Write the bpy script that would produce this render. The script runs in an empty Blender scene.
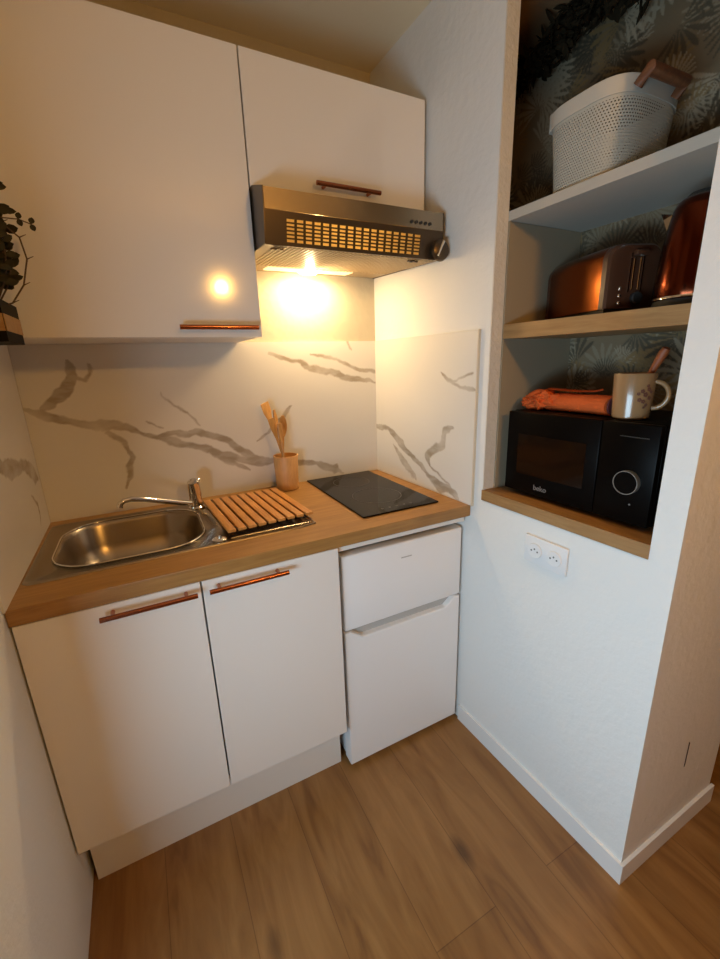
import bpy, bmesh, math, random
import numpy as np
from mathutils import Vector, Matrix, noise

SC = bpy.context.scene
COL = SC.collection
PI = math.pi
random.seed(7)

# ------------------------------------------------------------------ camera
yaw, pitch, roll = -0.4689, -0.2735, -0.0326
fw = Vector((-math.sin(yaw)*math.cos(pitch), math.cos(yaw)*math.cos(pitch), math.sin(pitch)))
rt = Vector((math.cos(yaw), math.sin(yaw), 0)); up = rt.cross(fw)
r2 = rt*math.cos(roll) + up*math.sin(roll); u2 = -rt*math.sin(roll) + up*math.cos(roll)
cam_d = bpy.data.cameras.new('camera'); cam = bpy.data.objects.new('camera', cam_d); COL.objects.link(cam)
M = Matrix((r2, u2, -fw)).transposed().to_4x4(); M.translation = Vector((0.3277, -1.6255, 1.3768))
cam.matrix_world = M
cam_d.sensor_fit = 'VERTICAL'; cam_d.sensor_height = 24; cam_d.lens = 420.06/959*24
cam_d.clip_start = 0.02
SC.camera = cam

# ------------------------------------------------------------------ world, large lights, exposure
SC.view_settings.view_transform = 'Standard'; SC.view_settings.look = 'None'
SC.view_settings.exposure = 0.0; SC.view_settings.gamma = 1.0; SC.view_settings.use_curve_mapping = False
wd = bpy.data.worlds.new('world'); SC.world = wd; wd.use_nodes = True
wd.node_tree.nodes['Background'].inputs[0].default_value = (0.55, 0.72, 1.0, 1)
wd.node_tree.nodes['Background'].inputs[1].default_value = 0.05

def light(name, kind, loc, energy, color, size=.1, size_y=None, direction=None):
    d = bpy.data.lights.new(name, kind); d.energy = energy; d.color = color
    if kind == 'AREA':
        d.shape = 'RECTANGLE' if size_y else 'SQUARE'; d.size = size
        if size_y: d.size_y = size_y
    else: d.shadow_soft_size = size
    o = bpy.data.objects.new(name, d); COL.objects.link(o); o.location = loc
    if direction: o.rotation_euler = Vector(direction).to_track_quat('-Z', 'Z').to_euler()
    return o
WINX, WY0, WY1, WZ0, WZ1 = -0.30, -1.36, -1.06, 0.20, 1.65
light('window_daylight', 'AREA', (WINX+.02, (WY0+WY1)/2, (WZ0+WZ1)/2), 29.0, (0.56, 0.81, 1.0), WY1-WY0, WZ1-WZ0, (1, 0.10, 0))
LAMP = (0.94, -2.29, 1.90)
light('hood_lamp_bulb', 'POINT', (0.93, -0.100, 1.668), 2.0, (1.0, 0.70, 0.36), .015)
light('hood_lamp_glow', 'AREA', (0.94, -0.085, 1.684), 3.2, (1.0, 0.70, 0.36), .16, .04, (0, 0, -1))
light('hood_lamp_inner', 'POINT', (0.93, -0.20, 1.745), 5.0, (1.0, 0.68, 0.33), .02)

# ------------------------------------------------------------------ materials
def mat(name, color=(.8,.8,.8), rough=.5, metal=0, **k):
    m = bpy.data.materials.new(name); m.use_nodes = True
    b = m.node_tree.nodes['Principled BSDF']
    b.inputs['Base Color'].default_value = (*color, 1); b.inputs['Roughness'].default_value = rough
    b.inputs['Metallic'].default_value = metal
    for a, v in k.items(): b.inputs[a.replace('_', ' ')].default_value = v
    return m
def N(m, t, **k):
    n = m.node_tree.nodes.new(t)
    for a, v in k.items(): setattr(n, a, v)
    return n
def L(m, a, b): m.node_tree.links.new(a, b)
def P(m): return m.node_tree.nodes['Principled BSDF']
def coords(m, scale=(1,1,1), rot=(0,0,0)):
    g = N(m, 'ShaderNodeNewGeometry'); mp = N(m, 'ShaderNodeMapping')
    mp.inputs['Scale'].default_value = scale; mp.inputs['Rotation'].default_value = rot
    L(m, g.outputs['Position'], mp.inputs[0]); return mp.outputs[0]
def tex(m, vec, scale, detail=4, rough=.5, dist=0):
    n = N(m, 'ShaderNodeTexNoise'); n.inputs['Scale'].default_value = scale; n.inputs['Detail'].default_value = detail
    n.inputs['Roughness'].default_value = rough; n.inputs['Distortion'].default_value = dist
    L(m, vec, n.inputs['Vector']); return n.outputs[0]
def ramp(m, fac, stops):
    r = N(m, 'ShaderNodeValToRGB'); e = r.color_ramp.elements
    while len(e) < len(stops): e.new(.5)
    for q, (p, c) in zip(e, stops): q.position = p; q.color = (*c, 1)
    L(m, fac, r.inputs[0]); return r.outputs[0]
def bump(m, h, strength=.3, dist=.01):
    b = N(m, 'ShaderNodeBump'); b.inputs['Strength'].default_value = strength; b.inputs['Distance'].default_value = dist
    L(m, h, b.inputs['Height']); L(m, b.outputs[0], P(m).inputs['Normal'])
def mix(m, fac, a, b, mode='MIX'):
    n = N(m, 'ShaderNodeMix', data_type='RGBA', blend_type=mode)
    if isinstance(fac, (int, float)): n.inputs[0].default_value = fac
    else: L(m, fac, n.inputs[0])
    for s, v in ((6, a), (7, b)):
        if isinstance(v, tuple): n.inputs[s].default_value = (*v, 1)
        else: L(m, v, n.inputs[s])
    return n.outputs[2]

def plaster(name, color, s=.25, scale=60, d=.004):
    m = mat(name, color, .75)
    c = coords(m); a = tex(m, c, scale, 3, .6); b = tex(m, c, scale*.13, 3, .6)
    ad = N(m, 'ShaderNodeMath', operation='ADD'); L(m, a, ad.inputs[0]); L(m, b, ad.inputs[1])
    bump(m, ad.outputs[0], s, d); return m
M_wall = plaster('white_plaster', (.80, .79, .76), .35, 45, .006)
M_rough = plaster('rough_plaster', (.68, .64, .57), .45, 60, .008)
M_ceil = plaster('ceiling_paint', (.82, .72, .52), .1)
M_far = plaster('taupe_plaster', (.30, .22, .15), .1)
M_emb = plaster('embossed_wallpaper', (.54, .48, .36), .5, 60, .006)
vo = N(M_emb, 'ShaderNodeTexVoronoi'); vo.inputs['Scale'].default_value = 42; L(M_emb, coords(M_emb), vo.inputs['Vector'])
bump(M_emb, vo.outputs['Distance'], .35, .003)
M_board = mat('shaded_white_board', (.32, .26, .175), .6)  # niche side lining: white board with the niche shade mixed into its colour
M_base = mat('white_skirting', (.82, .81, .79), .4)
M_gloss = mat('gloss_white_lacquer', (.83, .80, .76), .12, Coat_Weight=.5, Coat_Roughness=.04)
M_carc = mat('white_melamine', (.78, .75, .70), .45)
M_fridge = mat('fridge_white', (.86, .87, .88), .35)
c = coords(M_fridge); bump(M_fridge, tex(M_fridge, c, 250, 2), .08, .002)
M_grey = mat('grey_plastic', (.45, .45, .44), .5)
M_rubber = mat('black_rubber', (.02, .02, .02), .6)
M_copper = mat('copper_handle', (.42, .15, .075), .2, 1)
M_cop2 = mat('copper_shell', (.22, .060, .010), .2, 1)
M_cop3 = mat('dark_copper_shell', (.10, .022, .009), .17, 1)
M_copdark = mat('dark_brown_plastic', (.07, .028, .014), .3)
M_chrome = mat('chrome', (.80, .78, .74), .08, 1)
M_steel = mat('brushed_steel', (.40, .35, .28), .27, 1)
c = coords(M_steel, (1, 25, 25)); bump(M_steel, tex(M_steel, c, 60, 2), .05, .002)
M_bowl = mat('satin_steel', (.36, .30, .23), .27, 1)
M_hood = mat('hood_steel', (.38, .31, .22), .26, 1)
c = coords(M_hood, (2, 40, 40)); bump(M_hood, tex(M_hood, c, 60, 2), .06, .002)
M_hdark = mat('hood_dark_metal', (.085, .058, .034), .32, .6)
M_filter = mat('filter_cream', (.42, .31, .17), .4)
M_lens = mat('lamp_lens', (1, .85, .6), .3)
P(M_lens).inputs['Emission Color'].default_value = (1, .72, .36, 1); P(M_lens).inputs['Emission Strength'].default_value = 1.1
M_bulb = mat('lit_bulb', (1, .85, .6), .3)
P(M_bulb).inputs['Emission Color'].default_value = (1, .80, .48, 1); P(M_bulb).inputs['Emission Strength'].default_value = 30
M_glass = mat('hob_glass', (.006, .004, .002), .07, Specular_IOR_Level=.2)
M_black = mat('microwave_black', (.003, .002, .0015), .35, Specular_IOR_Level=.06)
M_blackg = mat('microwave_door_glass', (.010, .004, .002), .10, Specular_IOR_Level=.2)
M_mark = mat('print_grey', (.22, .20, .19), .5)
M_hob = mat('hob_print', (.10, .085, .075), .3)
M_orange = mat('orange_cloth', (.62, .10, .012), .85)
c = coords(M_orange); bump(M_orange, tex(M_orange, c, 90, 4), .5, .006)
M_orangd = mat('maroon_cloth_lining', (.09, .015, .02), .85)
M_socket = mat('socket_plastic', (.80, .80, .80), .3)
M_hole = mat('socket_hole', (.12, .12, .12), .6)
M_soil = mat('dark_metal_frame', (.006, .004, .002), .6, Specular_IOR_Level=.1)
M_leaf = mat('eucalyptus_leaf', (.035, .030, .013), .55, Specular_IOR_Level=.2)
M_leafd = mat('dark_garland_leaf', (.026, .018, .009), .9, Specular_IOR_Level=.1)
M_stem = mat('brown_twig', (.10, .055, .025), .7)
M_shade = mat('lit_globe', (1, .8, .55), .5)
P(M_shade).inputs['Emission Color'].default_value = (1, .50, .11, 1); P(M_shade).inputs['Emission Strength'].default_value = 320

def wood(name, c1, c2, c3, sc=(1, 12, 12), rough=.45, scale=6):
    m = mat(name, c2, rough); c = coords(m, sc)
    n = tex(m, c, scale, 6, .6, .6); col = ramp(m, n, [(.28, c1), (.5, c2), (.72, c3)])
    L(m, col, P(m).inputs['Base Color']); bump(m, n, .08, .002); return m
M_oak = wood('oak_worktop', (.28, .135, .036), (.36, .185, .052), (.42, .23, .070), (1, 14, 14))
M_oaky = wood('oak_shelf', (.27, .14, .05), (.34, .185, .068), (.40, .23, .09), (14, 1.2, 14))
M_bam = wood('bamboo', (.45, .21, .05), (.55, .28, .07), (.63, .34, .10), (9, 9, 1.5), .45, 12)
M_bamy = wood('bamboo_slat', (.48, .20, .045), (.58, .26, .065), (.66, .32, .09), (14, 1.5, 6), .4, 12)
M_cup = wood('bamboo_cup', (.60, .32, .11), (.66, .36, .13), (.70, .40, .15), (9, 9, 2), .5, 10)
M_spoon = wood('dark_wood_spoon', (.20, .045, .010), (.27, .065, .015), (.32, .085, .022), (9, 9, 2), .5, 10)
M_hwood = wood('wood_grip', (.14, .05, .02), (.19, .07, .028), (.24, .09, .036), (9, 2, 9), .5, 10)
M_dark = mat('dark_doorway_wood', (.05, .025, .012), .6)

# floor: long oak planks running towards the kitchenette
M_floor = mat('oak_floor', (.4, .25, .12), .38)
m = M_floor
g = N(m, 'ShaderNodeNewGeometry'); mp = N(m, 'ShaderNodeMapping'); mp.inputs['Rotation'].default_value = (0, 0, PI/2)
mp.inputs['Location'].default_value = (.35, 0, 0); L(m, g.outputs['Position'], mp.inputs[0])
br = N(m, 'ShaderNodeTexBrick'); L(m, mp.outputs[0], br.inputs['Vector'])
br.inputs['Scale'].default_value = 1; br.inputs['Brick Width'].default_value = 2.3; br.inputs['Row Height'].default_value = .19
br.inputs['Mortar Size'].default_value = .0012; br.inputs['Mortar Smooth'].default_value = .3; br.offset = .37
br.inputs['Color1'].default_value = (.20, .20, .20, 1); br.inputs['Color2'].default_value = (.80, .80, .80, 1); br.inputs['Mortar'].default_value = (.35, .35, .35, 1)
c = coords(m, (5, .8, 1)); gr = tex(m, c, 3, 7, .55, 1.2)
wv = N(m, 'ShaderNodeMath', operation='ADD'); sc_ = N(m, 'ShaderNodeMath', operation='MULTIPLY'); sc_.inputs[1].default_value = .16
L(m, br.outputs['Color'], sc_.inputs[0]); L(m, gr, wv.inputs[0]); L(m, sc_.outputs[0], wv.inputs[1])
col = ramp(m, wv.outputs[0], [(.34, (.17, .070, .018)), (.50, (.245, .112, .030)), (.66, (.30, .144, .042)), (.82, (.36, .18, .056))])
kn = N(m, 'ShaderNodeTexVoronoi'); kn.inputs['Scale'].default_value = 1; kc = coords(m, (4.5, 2.2, 1)); L(m, kc, kn.inputs['Vector'])
kr = ramp(m, kn.outputs['Distance'], [(.03, (.25, .22, .2)), (.13, (1, 1, 1))])
col = mix(m, .75, col, kr, 'MULTIPLY')
mo = ramp(m, br.outputs['Fac'], [(0, (1, 1, 1)), (1, (.62, .58, .55))])
col = mix(m, 1, col, mo, 'MULTIPLY'); L(m, col, P(m).inputs['Base Color'])
bump(m, gr, .12, .003)

def attr_mat(name, rough, extra=None):
    m = mat(name, (.8,.8,.8), rough); a = N(m, 'ShaderNodeAttribute', attribute_name='pattern'); L(m, a.outputs['Color'], P(m).inputs['Base Color']); return m
M_marble = attr_mat('marble_tile', .22)
M_paper = attr_mat('leaf_wallpaper', .75)

# ------------------------------------------------------------------ mesh helpers
def XR(y): return 1.2449 - .0308*y          # right wall surface
def XL(y): return -.0133*y                   # left wall surface

class B:
    def __init__(s): s.b = bmesh.new(); s.uv = None
    def box(s, x0, x1, y0, y1, z0, z1, bev=0, seg=2, skew=0):
        r = bmesh.ops.create_cube(s.b, size=1); v = r['verts']
        for q in v: q.co = Vector(((x0+x1)/2 + q.co.x*(x1-x0), (y0+y1)/2 + q.co.y*(y1-y0), (z0+z1)/2 + q.co.z*(z1-z0)))
        if bev:
            e = list({e for q in v for e in q.link_edges})
            r = bmesh.ops.bevel(s.b, geom=e, offset=bev, segments=seg, affect='EDGES', profile=.5)
        return s
    def niche(s, o0, o1, y0, y1, z0, z1):     # box given by offset from the skewed right wall
        f = []
        for z in (z0, z1):
            f.append([s.b.verts.new((XR(y)+o, y, z)) for o, y in ((o0, y0), (o1, y0), (o1, y1), (o0, y1))])
        a, b = f; s.b.faces.new(a[::-1]); s.b.faces.new(b)
        for i in range(4): s.b.faces.new((a[i], a[(i+1)%4], b[(i+1)%4], b[i]))
        return s
    def loft(s, rings, cap=True, close=True):
        V = [[s.b.verts.new(p) for p in r] for r in rings]; n = len(V[0])
        for a, b in zip(V, V[1:]):
            for i in range(n if close else n-1): s.b.faces.new((a[i], a[(i+1)%n], b[(i+1)%n], b[i]))
        if cap:
            s.b.faces.new(V[0][::-1]); s.b.faces.new(V[-1])
        return V
    def lathe(s, prof, c, n=40, cap=True):
        s.loft([[(c[0]+r*math.cos(2*PI*i/n), c[1]+r*math.sin(2*PI*i/n), c[2]+z) for i in range(n)] for r, z in prof], cap); return s
    def tube(s, pts, r, n=10, cap=True):
        pts = [Vector(p) for p in pts]; rs = r if isinstance(r, (list, tuple)) else [r]*len(pts)
        rings = []; ref = None
        for i, p in enumerate(pts):
            t = (pts[min(i+1, len(pts)-1)] - pts[max(i-1, 0)]).normalized()
            if ref is None:
                ref = t.orthogonal().normalized()
            a = (ref - t*ref.dot(t)).normalized(); ref = a; b = t.cross(a)
            rings.append([p + (a*math.cos(2*PI*k/n) + b*math.sin(2*PI*k/n))*rs[i] for k in range(n)])
        s.loft(rings, cap); return s
    def prism(s, pts, axis, a0, a1):          # polygon extruded along an axis (0 x, 1 y, 2 z)
        def q(p, a):
            l = list(p); l.insert(axis, a); return l
        s.loft([[q(p, a0) for p in pts], [q(p, a1) for p in pts]]); return s
    def leaf(s, p, d, nrm, l, w, curl=.1):
        p, d, nrm = Vector(p), Vector(d).normalized(), Vector(nrm)
        sd = d.cross(nrm).normalized(); up_ = sd.cross(d)
        rows = [(0, .1), (.25, .8), (.55, 1), (.82, .65), (1, .05)]
        V = [[s.b.verts.new(p + d*l*t + sd*w*.5*q*k + up_*(-curl*l*t*t + abs(k)*w*.12)) for k in (-1, 0, 1)] for t, q in rows]
        for a, b in zip(V, V[1:]):
            for i in range(2): s.b.faces.new((a[i], a[i+1], b[i+1], b[i]))
        return s
    def blob(s, c, r, sub=3, amp=0, fr=3, seed=0):
        res = bmesh.ops.create_icosphere(s.b, subdivisions=sub, radius=1)
        for q in res['verts']:
            k = 1 + amp*noise.noise(q.co*fr + Vector((seed, seed, seed)))
            q.co = Vector((c[0]+q.co.x*r[0]*k, c[1]+q.co.y*r[1]*k, c[2]+q.co.z*r[2]*k))
        return s

def root_of(o):
    while o.parent: o = o.parent
    return o
def obj(name, b, material, parent=None, ang=35, local=False):
    bm = b.b if isinstance(b, B) else b
    bmesh.ops.recalc_face_normals(bm, faces=bm.faces)
    me = bpy.data.meshes.new(name); bm.to_mesh(me); bm.free()
    o = bpy.data.objects.new(name, me); COL.objects.link(o); me.materials.append(material)
    for p in me.polygons: p.use_smooth = True
    me.set_sharp_from_angle(angle=math.radians(ang))
    if parent:
        o.parent = parent
        if not local:
            me.transform(root_matrix(root_of(parent)).inverted())
    return o
def root_matrix(r): return Matrix.Translation(r.location) @ Matrix.Rotation(r.rotation_euler.z, 4, 'Z')
def thing(name, label, cat, loc=(0,0,0), rz=0, group=None):
    o = bpy.data.objects.new(name, None); COL.objects.link(o); o.location = loc; o.rotation_euler = (0, 0, rz)
    o.empty_display_size = .05; o['label'] = label; o['category'] = cat
    if group: o['group'] = group
    return o
def tag(o, label, cat, group=None):
    o['label'] = label; o['category'] = cat
    if group: o['group'] = group
    return o
def struct(name, b, m, parent=None, ang=35):
    o = obj(name, b, m, parent, ang); o['kind'] = 'structure'; return o
def recenter(o):
    me = o.data; n = len(me.vertices); a = np.empty(n*3); me.vertices.foreach_get('co', a); a = a.reshape(-1, 3)
    c = Vector(((a[:,0].min()+a[:,0].max())/2, (a[:,1].min()+a[:,1].max())/2, a[:,2].min()))
    me.transform(Matrix.Translation(-c)); o.location = c; return o

# ------------------------------------------------------------------ room shell
H = 2.382
struct('floor', B().box(-.9, 3.2, -4.1, .1, -.1, 0), M_floor)
struct('ceiling', B().box(-.9, 3.2, -4.1, .1, H, H+.1), M_ceil)
struct('wall_back', B().box(-.2, 1.75, 0, .1, 0, H), M_emb)
b = B(); b.prism([(0, 0), (XL(-1.0), -1.0), (-.12, -1.0), (-.12, 0)], 2, 0, H); struct('wall_left', b, M_wall)
# left outer wall with the window opening
b = B(); b.box(WINX-.12, WINX, -4, WY0, 0, H); b.box(WINX-.12, WINX, WY1, 0, 0, H); b.box(WINX, -.121, -1.02, -1.0, 0, H)
b.box(WINX-.12, WINX, WY0, WY1, 0, WZ0); b.box(WINX-.12, WINX, WY0, WY1, WZ1, H); struct('wall_outer', b, M_far)
b = B()
for y0, y1, z0, z1 in ((WY0, WY1, WZ0, WZ0+.04), (WY0, WY1, WZ1-.04, WZ1), (WY0, WY0+.04, WZ0+.04, WZ1-.04), (WY1-.04, WY1, WZ0+.04, WZ1-.04)):
    b.box(WINX-.09, WINX-.05, y0, y1, z0, z1)
struct('window_1', b, M_base)
struct('wall_front', B().box(-.9, 3.2, -4.1, -4, 0, H), M_far)
struct('wall_far_right', B().box(3.1, 3.2, -4, 0, 0, H), M_dark)
struct('wall_far_back', B().box(1.76, 3.1, -.1, .1, 0, H), M_dark)
# right wall with the open niche
NY0, NY1 = -.648, -1.156
ZS = .966; ND = .345
b = B()
b.niche(0, .045, 0, NY0, 0, H)
b.niche(0, .448, NY0, -1.2133, 0, .930)
b.niche(0, .448, NY1, -1.2133, .930, H)
b.niche(0, .045, NY0, NY1, 2.30, H)
struct('wall_right', b, M_wall)
b = B(); b.niche(.0005, .044, NY0+.0, NY0-.0035, ZS, 2.30); struct('trim_1', b, M_rough)
struct('trim_2', B().niche(.045, .448, -.25, NY1, 2.30, H), mat('niche_shade_brown', (.30, .17, .08), .7))                 # niche ceiling, its unlit look put into the brown base colour
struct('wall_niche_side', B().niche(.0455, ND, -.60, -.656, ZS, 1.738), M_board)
struct('wall_niche_end', B().niche(.045, .448, -.20, -.25, .93, H), M_wall)
struct('wall_outer_pillar', B().niche(ND+.003, .448, -.25, NY1, .93, 2.30), M_wall)

# ------------------------------------------------------------------ patterned panels (grid meshes with a colour per point)
def fbm(x, y, s, seed=0):
    out = np.zeros_like(x); a = 1
    for o in range(4):
        for k in range(3):
            th = seed*1.7 + o*2.1 + k*2.4; f = s*(1.9**o)
            out += a*np.sin(f*(x*math.cos(th) + y*math.sin(th)) + 1.3*np.sin(f*.7*(y*math.cos(th) - x*math.sin(th)) + k + seed))/3
        a *= .55
    return out
def grid_panel(name, u0, u1, v0, v1, step, pos, colf, thick, m):
    nu, nv = int((u1-u0)/step)+1, int((v1-v0)/step)+1
    U, V = np.meshgrid(np.linspace(u0, u1, nu), np.linspace(v0, v1, nv)); C = colf(U, V)
    co = np.array(pos(U, V)).reshape(3, -1).T
    # rim verts give the panel its thickness
    idx = np.arange(nu*nv).reshape(nv, nu)
    faces = np.stack([idx[:-1,:-1], idx[:-1,1:], idx[1:,1:], idx[1:,:-1]], -1).reshape(-1, 4).tolist()
    rim = list(idx[0,:]) + list(idx[1:,-1]) + list(idx[-1,-2::-1]) + list(idx[-2:0:-1,0])
    back = co[rim] + np.array(thick); n0 = len(co); k = len(rim)
    faces += [(rim[(i+1)%k], rim[i], n0+i, n0+(i+1)%k) for i in range(k)]
    me = bpy.data.meshes.new(name); me.from_pydata(np.vstack([co, back]).tolist(), [], [tuple(int(q) for q in f) for f in faces])
    at = me.color_attributes.new('pattern', 'FLOAT_COLOR', 'POINT')
    cc = np.ones((n0+k, 4)); cc[:n0,:3] = C.reshape(-1, 3); cc[n0:,:3] = C.reshape(-1, 3)[rim]
    at.data.foreach_set('color', cc.ravel().astype(np.float32)); me.materials.append(m)
    o = bpy.data.objects.new(name, me); COL.objects.link(o); return o

VB = [([(0.003, 1.271), (0.077, 1.252), (0.169, 1.214), (0.286, 1.174), (0.381, 1.146), (0.463, 1.108), (0.55, 1.064), (0.626, 1.038), (0.726, 1.007), (0.856, 0.99), (0.972, 0.969), (1.069, 0.908)], 0.013), ([(0.025, 1.263), (0.089, 1.243), (0.169, 1.21), (0.256, 1.184)], 0.016), ([(0.148, 1.41), (0.146, 1.356), (0.118, 1.312), (0.063, 1.266)], 0.015), ([(0.205, 1.392), (0.196, 1.362), (0.176, 1.345), (0.150, 1.352)], 0.006), ([(0.213, 1.176), (0.254, 1.127), (0.271, 1.079), (0.256, 1.037), (0.239, 0.983)], 0.011), ([(0.431, 1.133), (0.497, 1.086), (0.585, 1.031), (0.671, 0.987)], 0.011), ([(0.366, 1.159), (0.487, 1.154), (0.575, 1.109), (0.667, 1.047), (0.768, 0.997)], 0.014), ([(0.784, 1.409), (0.908, 1.382), (1.018, 1.342), (1.137, 1.307), (1.254, 1.288)], 0.011), ([(0.954, 1.409), (1.067, 1.378), (1.188, 1.342), (1.254, 1.324)], 0.009), ([(0.847, 1.21), (0.815, 1.167), (0.762, 1.12), (0.703, 1.095)], 0.0075), ([(0.386, 1.299), (0.445, 1.237), (0.499, 1.176)], 0.003), ([(0.34, 1.209), (0.385, 1.177)], 0.004), ([(1.107, 1.463), (1.129, 1.432)], 0.008), ([(0.948, 0.966), (1.044, 0.922)], 0.018)]
VS = [([(-0.012, 1.099), (-0.099, 1.101), (-0.172, 1.061), (-0.24, 1.019), (-0.343, 0.972), (-0.425, 0.937), (-0.541, 0.91)], 0.017), ([(-0.142, 1.028), (-0.213, 0.974), (-0.306, 0.921)], 0.011), ([(-0.434, 1.334), (-0.504, 1.307), (-0.569, 1.287), (-0.604, 1.278)], 0.007), ([(-0.504, 1.31), (-0.558, 1.329), (-0.602, 1.337)], 0.004), ([(-0.511, 1.143), (-0.472, 1.131), (-0.453, 1.084), (-0.365, 1.033), (-0.389, 1.0)], 0.014), ([(-0.389, 1.0), (-0.446, 0.968), (-0.5, 0.93)], 0.004)]
VLf = [([(-.40, 1.17), (-.30, 1.145), (-.18, 1.125), (-.09, 1.10), (-.04, 1.06)], .028), ([(-.16, 1.03), (-.12, .99), (-.15, .94)], .006), ([(-.6, 1.22), (-.4, 1.17)], .02)]
def veins(lines, seed):
    def f(U, V):
        nx = U + .010*fbm(U, V, 22, seed) + .003*fbm(U, V, 90, seed+2); ny = V + .010*fbm(U, V, 20, seed+5) + .003*fbm(U, V, 80, seed+3)
        mk = np.zeros_like(U); wn = 1 + .35*fbm(U, V, 30, seed+8)
        for pts, w in lines:
            d = np.full_like(U, 9.); n = len(pts)-1
            for i in range(n):
                ax, ay = pts[i]; bx, by = pts[i+1]; dx, dy = bx-ax, by-ay
                t = np.clip(((nx-ax)*dx + (ny-ay)*dy)/(dx*dx+dy*dy), 0, 1)
                tt = (i + t)/n; tap = np.clip(np.minimum(tt, 1-tt)*5 + .35, 0, 1)
                d = np.minimum(d, np.hypot(nx-ax-t*dx, ny-ay-t*dy)/np.clip(tap, .2, 1))
            ww = w*.95*np.clip(wn, .4, 1.9)
            edge = np.clip((ww - d)/.0045 + .5, 0, 1); inner = .74 + .22*(.5+.5*np.tanh(2.5*fbm(U*1.0+V*.6, V*3, 55, seed+11)))
            mk = np.maximum(mk, edge*inner*np.clip(.85+.35*fbm(U, V, 25, seed+6), .4, 1))
        mk = np.clip(mk, 0, 1)[..., None]; cl = (.5+.5*np.tanh(fbm(U, V, 5, seed+4)))[..., None]
        base = np.array([.78, .75, .69])*(1-cl*.06); return base*(1-mk*.82) + np.array([.27, .20, .115])*mk*.82
    return f
ZT = 1.458
o = grid_panel('trim_3', .006, XR(0)-.002, .9005, ZT, .0028, lambda U, V: (U, U*0-.0075, V), veins(VB, 1), (0, .0073, 0), M_marble); o['kind'] = 'structure'
o = grid_panel('trim_4', -.608, -.008, .9005, ZT, .0028, lambda U, V: (XR(U)-.0075, U, V), veins(VS, 4), (.0073, 0, 0), M_marble); o['kind'] = 'structure'
o = grid_panel('trim_5', -.608, -.008, .9005, ZT, .004, lambda U, V: (XL(U)+.0055, U, V), veins(VLf, 9), (-.0052, 0, 0), M_marble); o['kind'] = 'structure'
M_edge = mat('beige_tile_edge', (.62, .54, .42), .4)
b = B(); b.niche(-.009, -.0003, -.6085, -.6125, .90, ZT+.001); struct('trim_6', b, M_edge)

def leaves(U, V):
    rs = np.random.RandomState(5)
    C = np.ones(U.shape+(3,))*np.array([.19, .135, .075]); C *= (1+.08*fbm(U, V, 9, 2))[..., None]
    pal = [(.32, .265, .175), (.07, .055, .032), (.27, .22, .14), (.085, .07, .042), (.24, .155, .06), (.36, .305, .21), (.10, .08, .045)]
    u0, du, v0, dv = U[0,0], U[0,1]-U[0,0], V[0,0], V[1,0]-V[0,0]
    for k in range(330):
        cx, cy = rs.uniform(U.min()-.02, U.max()+.02), rs.uniform(V.min(), V.max()); R = rs.uniform(.055, .12); th0 = rs.uniform(0, 2*PI)
        col = np.array(pal[rs.randint(len(pal))])*rs.uniform(.85, 1.1); nl = rs.randint(9, 17); spread = rs.uniform(1.5, 3.2)
        i0, i1 = max(0, int((cx-R-u0)/du)), min(U.shape[1], int((cx+R-u0)/du)+2); j0, j1 = max(0, int((cy-R-v0)/dv)), min(U.shape[0], int((cy+R-v0)/dv)+2)
        if i0 >= i1 or j0 >= j1: continue
        X, Y_ = U[j0:j1, i0:i1]-cx, V[j0:j1, i0:i1]-cy; rr = np.hypot(X, Y_); an = np.arctan2(Y_, X)
        mk = np.zeros_like(X)
        for q in range(nl):
            a = th0 + spread*(q/(nl-1)-.5)
            d = (an - a - .5*rr/R*(q/(nl-1)-.5) + PI) % (2*PI) - PI; Lq = R*(1-.25*abs(q/(nl-1)-.5)*2)
            w = .5*spread/nl*rr*np.sin(np.clip(rr/Lq, 0, 1)*PI)**.5*.85
            mk = np.maximum(mk, np.clip((w - np.abs(d)*rr)/.0012+.3, 0, 1)*(rr < Lq))
        C[j0:j1, i0:i1] = C[j0:j1, i0:i1]*(1-mk[..., None]*.9) + col*mk[..., None]*.9
    return C
o = grid_panel('wall_niche_back', -1.154, -.252, .968, 2.298, .0032, lambda U, V: (XR(U)+ND, U, V), leaves, (.0028, 0, 0), M_paper); o['kind'] = 'structure'

# skirting boards
b = B(); b.niche(-.009, -.0003, -.585, -1.2134, .0005, .066); struct('baseboard_right', b, M_base)
b = B(); b.box(XR(-1.2133)-.009, XR(-1.2133)+.458, -1.2225, -1.2137, .0005, .066); struct('baseboard_pillar', b, M_base)
b = B(); b.prism([(1.521, .345), (1.525, .342), (1.5255, .262), (1.522, .257)], 1, -1.2148, -1.2138)
tag(recenter(obj('wall_scratch', b, M_dark)), 'thin dark vertical scratch on the orange lit end of the wall by the skirting', 'scratch')

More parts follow.
